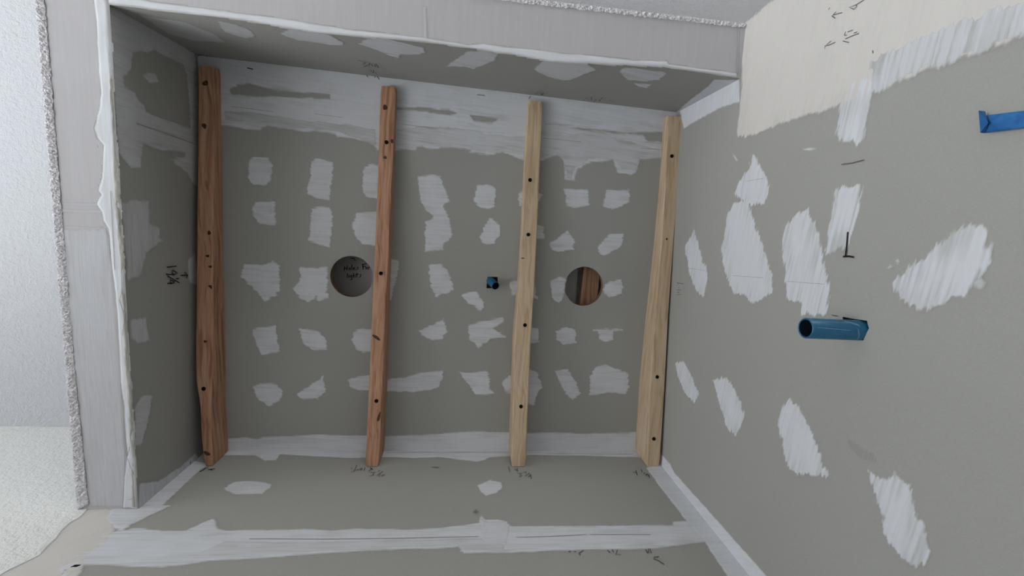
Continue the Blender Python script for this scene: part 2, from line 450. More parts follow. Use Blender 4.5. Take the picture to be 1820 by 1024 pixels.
# plane, outline in mm, holes, streak direction, options
PATCHES = [
["C",[[103.5,212.7],[113.7,205.7],[146.1,203.2],[154.2,217.3],[153.3,251.2],[139.7,264.9],[113.2,266.7],[103.2,250.5]],[],0,{"rag":3.2,"op":0.93}],
["C",[[241.4,204.1],[251,198.2],[265.6,198.8],[288.7,202.6],[290.1,221.8],[285.2,267.3],[281.2,288],[257.9,286.5],[232.7,280.8],[232.7,268.8],[238.7,234.1]],[],0,{"rag":3.2,"op":0.93}],
["C",[[362.1,207.9],[375.6,200.4],[405.7,202.5],[407.7,283.2],[368.5,274.8],[357.6,266.8],[359,229.7]],[],0,{"rag":3.2,"op":0.93}],
["C",[[112.9,313.2],[127.2,305.8],[161.3,301.5],[161.2,354.5],[124.9,355.4],[112.7,336.8]],[],0,{"rag":3.2,"op":0.93}],
["C",[[243.4,313.4],[266.5,306.3],[283.5,304.4],[290.1,325.8],[288.4,369.9],[284.5,401.2],[258.8,395.9],[236.7,386.9],[239.4,350.8]],[],0,{"rag":3.2,"op":0.93}],
["C",[[345.6,315.8],[369.2,309.9],[408.3,309.6],[405.9,393.7],[362.1,390.3],[346.6,375.5],[335.3,347.3]],[],0,{"rag":3.2,"op":0.93}],
["C",[[82.7,482.1],[93.3,448.6],[132.6,453.3],[155.6,441.1],[170.2,451.4],[172.3,513.8],[138.5,537.7],[119.8,516],[99.1,494.7]],[],0,{"rag":3.2,"op":0.93}],
["C",[[216.6,449.2],[233.6,450.6],[278.6,450.6],[281,482],[277,509.4],[285.8,520.4],[259.9,532.9],[255.5,519.4],[236.3,536.1],[216.9,525.5],[201.9,503.6],[216.8,484.9]],[],0,{"rag":3.2,"op":0.93}],
["C",[[108.7,605.7],[162.4,594.8],[169.2,657.5],[131.5,667.7],[118.9,647.4]],[],0,{"rag":3.2,"op":0.93}],
["C",[[217.2,602.1],[260.5,604],[278.2,628.9],[279.7,652.2],[252.2,655.3],[226,637.4]],[],0,{"rag":3.2,"op":0.93}],
["C",[[341.7,606],[366,595.9],[392.7,596.5],[394,653.9],[367.1,655.6],[349.1,648],[339.9,627.1]],[],0,{"rag":3.2,"op":0.93}],
["C",[[419.8,421],[446.5,422],[444.9,447.1],[431.3,521.4],[422.3,521.8]],[],0,{"rag":3.2,"op":0.93}],
["C",[[484.7,221.2],[519.8,214.3],[539.9,217.2],[552.4,251.4],[562.2,273.1],[544.8,287.6],[559,304.7],[574,360.5],[552.8,377.6],[553.5,393.6],[508.4,398.3],[506.9,328.1],[519.2,320.6],[527.9,315.6],[509.5,301.1],[495.5,281.9],[490.2,255.6]],[],0,{"rag":3.2,"op":0.93}],
["C",[[628.3,232.8],[650.8,226.8],[674.3,236.4],[671.9,279.5],[658.5,288],[640,286],[621,269.2]],[],0,{"rag":3.2,"op":0.93}],
["C",[[664.1,307.3],[688.1,324.1],[688.6,349.4],[676.6,369.9],[655.8,372.9],[639.8,356.8]],[],0,{"rag":3.2,"op":0.93}],
["C",[[519.6,434.3],[545.7,427.5],[564.4,439.1],[579.7,477.9],[580.3,491.9],[539.6,510],[527.4,489.5]],[],0,{"rag":3.2,"op":0.93}],
["C",[[601.7,505.1],[613,497.6],[638.4,494.2],[658.3,517],[657.5,529],[653.3,541],[642.9,539.5],[640.2,531.1],[618.8,523.3]],[],0,{"rag":3.2,"op":0.93}],
["C",[[501.4,596.2],[560.1,564.4],[569.7,596.4],[557.5,616],[534.5,621.4],[506.4,608]],[],0,{"rag":3.2,"op":0.93}],
["C",[[621.2,578],[710,554.3],[710.7,567.8],[685.4,585.5],[707.6,599.3],[717.6,606.3],[679.6,612.3],[665.9,622.4],[650.1,639.9],[639.8,623.2],[628.7,618.7]],[],0,{"rag":3.2,"op":0.93}],
["C",[[110.5,749.2],[127.9,741.8],[162.7,740.3],[178,757.7],[171.4,779.3],[147.2,797.9],[127.6,784.7],[114.7,765.8]],[],0,{"rag":3.2,"op":0.93}],
["C",[[210.2,765.3],[237.6,744.7],[273,717.7],[277.9,758.5],[260.1,775.7],[224.4,779.6]],[],0,{"rag":3.2,"op":0.93}],
["C",[[332.3,726.2],[360.5,715.6],[390.3,712.1],[391.1,749.8],[361.2,753.2],[335.3,744.9]],[],0,{"rag":3.2,"op":0.93}],
["C",[[420.7,726],[470.1,716.3],[564.6,696.8],[562.6,717.5],[555,739.7],[535.6,750.4],[492.2,755.5],[421.4,755.1]],[],0,{"rag":3.2,"op":0.93}],
["C",[[607.4,701.8],[631.8,704.3],[671.7,696],[682.8,715.1],[681.2,742.1],[696.4,753.8],[648.8,760.6],[637.9,742.8],[619.7,722.3]],[],0,{"rag":3.2,"op":0.93}],
["C",[[716.8,726.5],[733.4,708.2],[755.4,707.7],[758.2,755.9],[725.5,750.4]],[],0,{"rag":3.2,"op":0.93}],
["C",[[780.7,687.7],[808.2,700.7],[819.4,736.7],[808.8,756.7],[804.6,785.8],[786.6,784.4]],[],0,{"rag":3.2,"op":0.93}],
["C",[[776.9,576.6],[799.3,583.2],[807.4,618.5],[779.7,622.2]],[],0,{"rag":3.2,"op":0.93}],
["C",[[731.2,243.4],[750.3,233.9],[752.7,273.5],[733,274.8]],[],0,{"rag":3.2,"op":0.93}],
["C",[[770.1,233.9],[790.6,244.9],[781.7,260.6],[772.1,266.8]],[],0,{"rag":3.2,"op":0.93}],
["C",[[775.4,319.3],[798.6,324.9],[801.8,351.4],[777.6,354.1]],[],0,{"rag":3.2,"op":0.93}],
["C",[[844.8,227],[906.6,220.5],[912.2,261.7],[871.7,269],[852.1,263.3]],[],0,{"rag":3.2,"op":0.93}],
["C",[[952.6,219.6],[1013.8,217.8],[1015.3,245.7],[973.8,268.6],[948.8,261.7]],[],0,{"rag":3.2,"op":0.93}],
["C",[[815.1,365.6],[861.4,325.5],[880.3,352.6],[879.4,373.9],[841.2,381.6],[821.6,377]],[],0,{"rag":3.2,"op":0.93}],
["C",[[942.2,363.5],[973.9,328.4],[1009.3,325],[1004.1,362.5],[958.9,386.4],[948.5,379.8]],[],0,{"rag":3.2,"op":0.93}],
["C",[[824.9,462.3],[845.7,447],[863.5,451],[862.7,494.4],[850.3,514.3],[837.5,505.1],[832,495.6]],[],0,{"rag":3.2,"op":0.93}],
["C",[[965.8,458.5],[1011.3,445.2],[1018.1,483.1],[982.6,492.9],[966.7,482.8]],[],0,{"rag":3.2,"op":0.93}],
["C",[[721.9,464.5],[750.2,460.9],[752.2,494.2],[728.5,497.5]],[],0,{"rag":3.2,"op":0.93}],
["C",[[778.1,462],[786.4,464],[789.6,492.6],[796.3,506.7],[780.3,497.8]],[],0,{"rag":3.2,"op":0.93}],
["C",[[850.4,587.5],[874.3,575.9],[899.7,583.5],[903.1,615.6],[867.6,621.6],[851,609.7]],[],0,{"rag":3.2,"op":0.93}],
["C",[[944.3,578.6],[1026.1,575.9],[1026.5,579.9],[1002.7,582.2],[1002.1,605.2],[982.1,609.3],[963.9,603.8],[959.8,583],[947.1,581.9]],[],0,{"rag":3.2,"op":0.93}],
["C",[[852.4,692.2],[886.5,685.4],[910.4,723],[928,753.4],[906.3,770.6],[885.3,754],[868.1,723.7]],[],0,{"rag":3.2,"op":0.93}],
["C",[[948.8,705.4],[962,679.2],[989,670.9],[1013.1,682.6],[1053.1,695.6],[1056.7,735.9],[1050.5,754.7],[1000.1,749.2],[951.2,756.1]],[],0,{"rag":3.2,"op":0.93}],
["C",[[0.8,-16.8],[174.8,-34.8],[347.2,-17.4],[686.5,-9.5],[1084.7,7.3],[1132.7,9.9],[1144.7,127.3],[1087.6,131.6],[1033.7,138],[1028.9,166.1],[1015.3,178.6],[980.7,176.5],[963.7,147.9],[901.7,157.1],[874.4,175.1],[869.4,205.1],[845.4,202.2],[839.8,157.2],[824.8,144.9],[810.9,148.2],[779.2,164],[739.7,164.8],[685.9,148.9],[654.5,157.9],[624.6,154.9],[602.2,156.7],[619.6,143],[570.4,144.7],[508.8,153.9],[482.3,147.3],[478.4,160.6],[428.5,162.3],[389.8,165.3],[383.2,155.2],[340.5,145.8],[298.4,144.9],[294.2,136.9],[244.3,136.8],[215.5,139.1],[186.9,135.2],[144.3,129.7],[130.2,144.1],[98.1,142.6],[78.2,140.2],[30.8,138],[-0.7,150.8]],[[[67.3,59.8],[83.2,48.3],[106.9,44.1],[154.7,51.8],[280.7,52.5],[282.9,62.6],[174.7,64.2],[114.6,69.7],[67.2,69.9]],[[419.4,62.1],[483.9,61.5],[553.6,59.6],[573.8,66.5],[554.2,73.7],[466.8,69.4],[419.7,71.4]],[[604.9,68.1],[672.3,69.6],[657.1,82.2],[612.2,81.7]],[[820,74.7],[895.3,74.2],[986.6,75.6],[1108.4,65.6],[1111.2,92.9],[1051.7,93.1],[1035.8,80.7],[982.3,81.8],[895.8,80.8]]],4,{"rag":2.5,"op":0.95,"res":2.6,"st":0.35}],
["C",[[18.5,881.5],[79,877.5],[122.7,880.3],[131.5,876.4],[198,873.7],[251.8,868.6],[310.8,869.9],[375.3,871.7],[431.2,873],[521,869.1],[636.7,860.5],[680.8,859.3],[675.5,861.9],[739.9,860.1],[795.3,863],[866.4,859.5],[949.3,863.4],[1022.7,862],[1107.9,860.1],[1115.6,944.1],[1094.6,929.2],[738.2,928.3],[18,926.4]],[],0,{"rag":1.5,"op":0.97,"res":2.6,"st":0.3}],
["A",[[-8,236.1],[737.6,234.1],[1141.1,235.9],[1108.1,199.1],[1078.6,203.6],[946.4,209.2],[800.4,210.7],[691.5,200.3],[676.5,184.6],[657.8,177.4],[563,199.2],[502.7,194.1],[437.4,198.1],[347.5,192.8],[251.1,200.9],[177.1,209.2],[179.1,182.8],[155.2,178.4],[122.2,204.1],[27.8,203.2]],[],0,{"rag":1,"op":0.97,"res":2.4,"st":0.3}],
["A",[[123.1,68.3],[127.8,89.1],[167.4,96.2],[213,81.7],[215,67.8],[206.5,47.8],[155.8,48.1],[130.2,58.2]],[],0,{"rag":3,"op":0.85}],
["A",[[658.2,76.5],[687.1,96.7],[712.9,87.5],[713.4,65.4],[701.6,47.7],[676,37.6],[664.1,55]],[],0,{"rag":2,"op":0.95}],
["A",[[-7,-68.1],[33.1,-53.9],[84.1,-63.4],[122.5,-63.2],[138.3,-45.4],[153.1,-29.6],[175.5,-59.1],[191.6,-64.5],[301.1,-64],[330.9,-61.9],[380.7,-68.1],[427.5,-62.1],[516.6,-68],[580.6,-63.9],[642.7,-54],[659.5,-51.5],[662.7,-28.6],[672.9,-43.3],[695.9,-40.8],[706.7,-43.8],[724.2,-61],[792.2,-62.2],[865,-63.5],[1055.1,-64],[1060.7,-52.4],[1144.6,-50.8],[1123.6,-114.4],[1096.7,-113.8],[1068.6,-115.7],[986.6,-128.9],[876.8,-128.7],[787.4,-128.9],[720.6,-132],[665.8,-130.6],[628.8,-132],[621.7,-115.4],[574.2,-119],[484,-119.2],[378.8,-125.7],[303.1,-132.6],[228.7,-136.3],[202.8,-138.5],[140.2,-151.2],[67.7,-145.1],[14.2,-141.6],[7.4,-170.4],[-13.9,-154.6],[-14.7,-105]],[],0,{"rag":1.5,"op":0.97,"res":2.6,"st":0.35}],
["A",[[-51.8,9.9],[-10.6,9.4],[51.7,11.7],[44.3,-1.1],[22.3,-38.2],[16,-61.1],[-5.5,-53.2],[-38,-26.6]],[],0,{"rag":2,"op":0.95,"lift":0.5}],
["A",[[-98.3,0.7],[-37.8,-0.1],[-11.6,-27],[14.5,-96.7],[5.6,-127],[22.6,-155.7],[31.8,-183.9],[21.1,-225.5],[-56.8,-234.9],[-121,-180.7],[-102.6,-146.2],[-87.9,-107.6],[-92.1,-61.5],[-102.1,-23]],[],60,{"rag":1.5,"op":1,"mat":"primed","res":2.6,"st":0.15}],
["A",[[1118.4,183.4],[1087.1,148.6],[1088.1,110.5],[1087.3,71.1],[1090.8,-49.9],[1096.7,-113.8],[1094,-148.4],[1091.4,-203.8],[1093.4,-243.2],[1152.4,-245.2],[1141.4,-205.3],[1137.2,-101.5],[1137.8,3],[1135.7,162.1]],[],0,{"rag":1.2,"op":1,"res":2.2,"st":0.15,"lift":0.4}],
["R",[[883.9,171.2],[882,117.6],[890.8,90.6],[884.6,-60],[881.2,-162.1],[878.7,-233.5],[876.7,-282.8],[917.8,-246.5],[921.3,-197.4],[923,-85.3],[925.1,23.3],[937,194.7]],[],55,{"rag":1,"op":1,"res":1.8,"st":0.15}],
["L",[[862.2,5.3],[876.3,32.3],[889.1,52.9],[898.1,123.9],[895.9,178.5],[917.8,199.1],[931.8,198.2],[920.8,0.8]],[],0,{"rag":1.5,"op":0.85,"res":2}],
["A",[[-13.4,9.5],[-4.1,177.3],[39.9,165.2],[32.9,141.1],[35.7,17.8],[34.4,8.9]],[],0,{"rag":1.5,"op":0.95,"res":2}],
["R",[[16.2,245.5],[15.2,4.6],[63.3,-7],[57.8,50.8],[58.9,107.7],[62.4,171.7],[67,215.8]],[],0,{"rag":1.2,"op":1,"res":1.8,"st":0.15}],
["T",[[1147.5,274.6],[1117.4,259.2],[1099.4,150],[1089.9,59.1],[1080.4,22.1],[1105.4,14.8],[1123.8,3.4],[1136.9,15]],[],0,{"rag":1.2,"op":0.9,"res":2,"st":0.2}],
["R",[[-82.6,11.9],[28,-9.2],[83.2,-11],[124,-6.9],[135.8,-41.3],[135.5,-73.6],[133.6,-103.1],[131.8,-130.6],[131.1,-160.5],[131.4,-203],[133.4,-237.9],[131.4,-268.7],[126.4,-285],[125.6,-306.5],[129.5,-319.8],[124.6,-349.4],[123.4,-370.5],[124.5,-388.4],[124,-403],[123.4,-416.8],[122,-434.3],[123,-456],[123.4,-480.4],[56,-475.5],[-114.4,-180.1],[-86.9,-80.9]],[],8,{"rag":3,"op":1,"mat":"primed","res":2.4,"st":0.2}],
["R",[[88.2,-289.3],[85.1,-312.1],[85.2,-351.4],[83.4,-371.7],[85.1,-408.6],[89.5,-450.5],[93.6,-475.5],[123.4,-480.4],[123,-456],[122,-434.3],[123.4,-416.8],[124,-403],[124.5,-388.4],[123.4,-370.5],[124.6,-349.4],[129.5,-319.8],[128.8,-301.8]],[],7,{"rag":4,"op":0.8,"res":2,"st":0.6,"lift":0.5}],
["R",[[120.2,-254.6],[108.5,-264.6],[106.2,-295.2],[114.8,-300.6],[139.7,-299.7],[167.2,-297.7],[191.5,-295.1],[187.3,-278.5],[182,-256.2],[164.7,-252.2],[139.4,-251.8]],[],7,{"rag":3.6,"comb":0.8,"op":0.97,"res":1.4,"st":0.5}],
["R",[[171.5,-66.9],[180.8,-82.9],[199.9,-94.2],[213.5,-111.7],[241.4,-125.6],[260,-117.5],[262.8,-71.2],[239.2,-25],[208.8,-40.5],[195.9,-61.8]],[],7,{"rag":3.6,"comb":0.8,"op":0.97,"res":1.4,"st":0.3}],
["R",[[278.7,-6.3],[257.6,-26.7],[252.5,-69.3],[298.9,-97.4],[342.4,-132.9],[383.7,-157.8],[411.8,-163],[431.1,-134.7],[438.6,-120.8],[427.5,-94.3],[427.6,-59.6],[398.7,-25.8],[344,-1.3]],[],7,{"rag":3.6,"comb":0.8,"op":0.97,"res":1.4,"st":0.3}],
["R",[[298.7,-172.4],[286.9,-189],[274.8,-218],[290.4,-228.2],[304.2,-241.4],[344.4,-259],[375.5,-273],[396,-279.9],[424.3,-280.1],[434.7,-235.8],[416,-226.6],[417.5,-200.7],[364.8,-184.6],[322.9,-172.6]],[],7,{"rag":3.6,"comb":0.8,"op":0.97,"res":1.4,"st":0.5}],
["R",[[248,-264.9],[249.9,-306.4],[276.9,-307.8],[299,-304.9],[329.3,-297],[340.7,-263.8],[299,-263.3],[267.4,-262.5]],[],7,{"rag":3.6,"comb":0.8,"op":0.97,"res":1.4,"st":0.5}],
["R",[[368.3,-369.7],[341.2,-395.2],[307.8,-426.8],[300.9,-434.5],[299,-444.5],[302.7,-456.5],[311.8,-460.4],[335.6,-462.8],[353.3,-455.2],[367.3,-450.9],[377.8,-434.9],[386.7,-419.3],[395.1,-408.6],[389.4,-392.7],[378.9,-375]],[],7,{"rag":3.6,"comb":0.8,"op":0.97,"res":1.4,"st":0.5}],
["R",[[348.8,150.4],[321.9,125.8],[304.7,118.3],[343.9,89.7],[375.6,67.5],[393.9,44.7],[413.4,39.3],[454.6,47.7],[444,81.7],[410,118.3]],[],7,{"rag":3.6,"comb":0.8,"op":0.97,"res":1.4,"st":0.3}],
["R",[[632.4,142.7],[615.7,103.5],[634,65.3],[664.6,24.6],[691.2,38.6],[685.3,83.7],[660.8,122.2]],[],7,{"rag":3.6,"comb":0.8,"op":0.97,"res":1.4,"st":0.3}],
["R",[[617.4,-24.3],[593.6,-67.6],[613.6,-104.4],[644.7,-134.2],[695,-116.6],[686.3,-85.7],[658.3,-56.9]],[],7,{"rag":3.6,"comb":0.8,"op":0.97,"res":1.4,"st":0.3}],
["R",[[614.2,-216.9],[586,-222.6],[573,-234.9],[573.2,-249.1],[586,-265],[605.3,-287],[623.4,-302.6],[646.8,-321.9],[662.5,-300.9],[665.6,-283.3],[679.1,-268.5],[674.5,-249.5],[648.9,-232.1]],[],7,{"rag":3.6,"comb":0.8,"op":0.97,"res":1.4,"st":0.3}],
["R",[[606.8,-379.7],[605.4,-404.7],[592.5,-412],[594.4,-428.1],[612.8,-435.6],[632.3,-447.4],[651.7,-460.9],[670.6,-460.1],[682.8,-444.4],[679.6,-429.3],[672.6,-416.4],[639.8,-395.8]],[],7,{"rag":3.6,"comb":0.8,"op":0.97,"res":1.4,"st":0.5}],
["L",[[3.1,4.1],[-8.1,98.2],[-17.8,228.6],[34.4,245.2],[279.5,229.8],[274.8,213.1],[251,191.7],[233.1,138.7],[218.7,184.4],[212.4,187.9],[217.1,101.8],[214.8,64.6],[260.4,54.1],[263.3,31],[240.9,6.9],[118.3,2.6]],[[[61.8,51.1],[51.8,65.3],[41.1,94.6],[33.9,105],[30.4,193.8],[47.2,205.1],[84.1,209],[157.4,210.7],[157.7,173.1],[157,111.4],[155.1,76.3],[142.7,72.5],[139.7,58.6],[125.7,50.6],[125.4,24.5],[107.9,25.9],[89.3,44.5]]],90,{"rag":2.5,"op":0.62,"res":2.2,"st":0.4}],
["L",[[91.8,71.6],[81.3,86.7],[77.1,106.9],[89.6,116.3],[99.2,90.2]],[],90,{"rag":1.5,"op":0.7,"res":2}],
["L",[[325.9,4.4],[318.9,73.9],[361.6,70.7],[372.5,95.8],[391,94.5],[396.9,104.9],[405.5,88.1],[418.5,59],[442.7,47.4],[462.6,33.9],[463.3,10.9],[405.2,7.6]],[],0,{"rag":3,"op":0.55,"res":2.2,"st":0.4}],
["L",[[539.3,8.2],[544.1,47.1],[590.4,53.8],[588.1,24.4],[574.7,8.1]],[],0,{"rag":2.5,"op":0.6,"res":2}],
["L",[[442.6,182.3],[427.9,210.1],[501.2,215.9],[493,185.6]],[],90,{"rag":2,"op":0.7,"res":2}],
["L",[[705.6,7.6],[694.2,30.5],[705.1,52.9],[757.6,33.3],[789.9,15.8],[780.6,1.8]],[],70,{"rag":2.5,"op":0.6,"res":2}],
["T",[[28.7,33],[95.4,43.8],[121.6,91.9],[116.9,130.1],[52.8,142.1],[21.2,117.8]],[],20,{"rag":2.5,"op":0.45,"res":2,"st":0.3}],
["T",[[163.5,15.9],[190.3,23.6],[202.5,44.1],[199.7,75.1],[173.3,92.3],[148.5,68.9]],[],20,{"rag":2.5,"op":0.5,"res":2,"st":0.3}],
["T",[[257,44.6],[284.2,15.9],[320.9,1.3],[345.1,14.2],[363.7,51.4],[359.6,66.4],[333.2,74.7],[304,69.9],[277.3,69.1]],[],20,{"rag":2.5,"op":0.75,"res":2,"st":0.3}],
["T",[[394.2,51.1],[415.1,18.4],[447.2,4.7],[513.1,32.7],[514.7,50.9],[502.2,69.4],[464.9,81.4],[457.8,104.3],[441.3,94.1],[411.8,64.2]],[],20,{"rag":2.5,"op":0.8,"res":2,"st":0.3}],
["T",[[551.5,122.5],[596,27.1],[630.3,12.7],[653.2,19.9],[646.8,60.4],[607.4,121.3],[592,109.4]],[],20,{"rag":2.5,"op":0.85,"res":2,"st":0.3}],
["T",[[729.5,82.3],[742.1,22.6],[817.4,20.1],[850.1,50.5],[832.7,77.4],[815,117.7],[801.7,130.7],[762.6,117.1]],[],20,{"rag":2.5,"op":0.85,"res":2,"st":0.3}],
["T",[[894.9,42.1],[898.5,20.7],[974.6,22.9],[981.8,30.3],[984.5,61.8],[964.6,80.7],[924.9,81.9]],[],20,{"rag":2.5,"op":0.85,"res":2,"st":0.3}],
["T",[[945.5,98.7],[981.6,92],[979.9,117.3],[963.1,117.3]],[],20,{"rag":2.5,"op":0.9,"res":2,"st":0.3}],
["Z",[[-20.2,-10.7],[-17.1,29.3],[-17.3,55.5],[-17.8,108.8],[-17.2,144.7],[-21.8,172.5],[-27.2,188.2],[-31.1,203.9],[-27.7,219.1],[-18.1,230.8],[-24.4,284.8],[-31.8,307.6],[-27.8,315.1],[-36.3,331.7],[-28.1,344.1],[-26.1,360.3],[-19.3,372.9],[-18.7,439.3],[-15,507],[-14.3,576.6],[-15.6,655.1],[-13.7,693.3],[-13,768.3],[-11.3,798.9],[-20.6,845.3],[-25.8,908.1],[-3.3,910.3],[-1.2,845.3],[-0.4,768.2],[-2.2,693.1],[-1.9,625.9],[0.6,451.8],[0.5,371.8],[0.6,302.2],[0.6,173.7],[2.1,71.3],[2.2,2.7],[-3.1,-12.5]],[],90,{"rag":1,"op":1,"res":1.8,"st":0.15,"lift":1.4}],
["Z",[[3.1,1.2],[95.2,3.2],[184,3.6],[336.9,12.2],[519.7,9.7],[664.1,15.2],[747.7,21.5],[971.3,10.6],[1115.1,16.1],[1110.5,10.7],[1045.7,8.8],[972.7,6.5],[970.3,1.7],[904.9,6.1],[818.7,6],[776.4,6.8],[727.3,5],[624.6,4.6],[596,8],[519.6,4.4],[400,3.8],[336.9,1],[275.1,-3.3],[184.2,-5.3],[95.7,-7],[3.9,-11.8]],[],0,{"rag":1,"op":1,"res":1.8,"st":0.15,"lift":1}],
["R",[[583.2,-341.9],[582.4,-356.2],[584.5,-381],[589.4,-385.8],[596.6,-369.9],[591.6,-352.2]],[],0,{"rag":1,"op":0.2,"res":1.5,"mat":"smudge"}],
["A",[[645.9,-17.1],[652.6,-9.3],[659.1,-16.7],[652.4,-24.4]],[],0,{"rag":0.5,"op":0.9,"res":1.2,"mat":"smudge"}],
["R",[[182.7,-191.8],[183,-205.1],[186.3,-218.4],[187.3,-205.8]],[],90,{"rag":0.3,"op":0.9,"res":1}],
["R",[[161.6,-3.8],[165.1,-10.6],[176.5,-23.7],[174.1,-16]],[],90,{"rag":0.3,"op":0.9,"res":1}],
["R",[[351.6,-359.1],[347.4,-362.5],[349.3,-366.1],[352.2,-362.1]],[],90,{"rag":0.3,"op":0.8,"res":1}],
["R",[[341.7,-367.7],[339.2,-371.2],[342.5,-374.3],[345,-371.5]],[],90,{"rag":0.3,"op":0.8,"res":1}],
["R",[[357.2,-454.2],[353,-457.7],[356,-463.8],[360.9,-462.2],[361.1,-456.6]],[],0,{"rag":1,"op":0.5,"res":1.2}],
["Z",[[-94.8,379],[-27,375],[-18.7,439.3],[-17.5,576.7],[-17.2,655.1],[-16.3,768.4],[-15.1,806.6],[-25.7,906.1],[-84.1,905.6],[-87,658.2],[-93.3,614.3],[-94.3,476.5]],[],90,{"rag":2,"op":0.9,"res":2.4,"st":0.5,"mat":"skim"}],
["Z",[[-89.9,332.6],[-28.7,329.9],[-28.9,333.2],[-90.1,335.5]],[],0,{"rag":0.6,"op":0.8,"res":1.6,"mat":"skim"}],
["Z",[[-90.8,344.8],[-29.5,342.3],[-29.7,345.5],[-91,347.7]],[],0,{"rag":0.6,"op":0.8,"res":1.6,"mat":"skim"}],
["Z",[[-92.9,374],[-31.3,371.7],[-31.5,375],[-93.2,376.9]],[],0,{"rag":0.6,"op":0.8,"res":1.6,"mat":"skim"}],
["Z",[[515.4,-46.2],[519.6,-46.7],[522.8,4.1],[518.9,4.5]],[],90,{"rag":0.5,"op":1,"res":1.6,"mat":"skim"}],
["Z",[[-0.9,68.6],[2.5,83.1],[0.6,173.7],[1.4,251.3],[1.7,299],[1.2,306.7],[1.1,388.2],[0.4,472.1],[-0.5,611.6],[0.6,700.5],[-1.5,814.2],[-3.9,908.3],[-12.6,908.2],[-10.1,837.5],[-5.3,810.4],[-9,779.7],[-8.9,730.5],[-8.7,633.3],[-8.4,555.3],[-3.8,523.8],[-9.4,501.6],[-6.1,465.7],[-7.2,388.7],[-8.4,326.7],[-7.8,286.8],[-7,223.7],[-3.6,186.3],[-5.8,143.8],[-1.8,107.3],[-3.3,74.7]],[],90,{"rag":1.6,"comb":1,"op":0.8,"res":1.3,"mat":"primed","lift":2.4,"st":0.8}],
["C",[[431.5,114.9],[494,103.3],[599.7,101],[692.8,104.2],[638.4,108.7],[738.5,107.1],[788.1,85.3],[858.8,92.8],[914.4,74.8],[963.8,91],[1028,101.8],[1085.6,111],[1087.4,129.3],[1033.7,137.1],[1023.8,164.1],[990.1,171.2],[963.3,143.4],[901.4,152.6],[869.5,173.2],[862,201],[847.4,197.5],[837.2,152.9],[815.1,141.1],[778.8,157.3],[685.5,142.3],[640.6,152.4],[601.9,148.8],[491.1,148.8],[469.5,157],[432.7,157.7]],[],4,{"rag":2.5,"op":0.75,"res":2.6,"st":0.5,"lift":0.4}],
["C",[[51,105.8],[114.4,104.3],[215.4,112.1],[306.4,112.7],[386.7,118.7],[387.5,157],[340.5,143.7],[294.1,132.7],[186.9,133.2],[144.3,126.4],[54.6,129.9]],[],6,{"rag":2,"op":0.6,"res":2.6,"st":0.5,"lift":0.4}],
["A",[[205.7,-91.7],[369.8,-97.7],[503.4,-95.8],[653.1,-94],[706.3,-100.2],[704.2,-126.9],[625.3,-127.3],[618.2,-111.5],[570.5,-115.2],[483.4,-115.9],[377.5,-121.7],[256.5,-131.4],[166,-131.2]],[],0,{"rag":1.5,"op":0.8,"res":2.4,"st":0.3,"lift":0.4}],
["A",[[661.8,-34.5],[674.6,-47.9],[713.7,-46.8],[720.8,-60.9],[708.1,-112.6],[663.4,-106.7]],[],0,{"rag":2,"op":0.9,"res":2.2,"st":0.2,"lift":0.5}]]
for i, (plane, outline, holes, ang, o) in enumerate(PATCHES):
    patch(plane, outline, holes, ang, o, i+1)

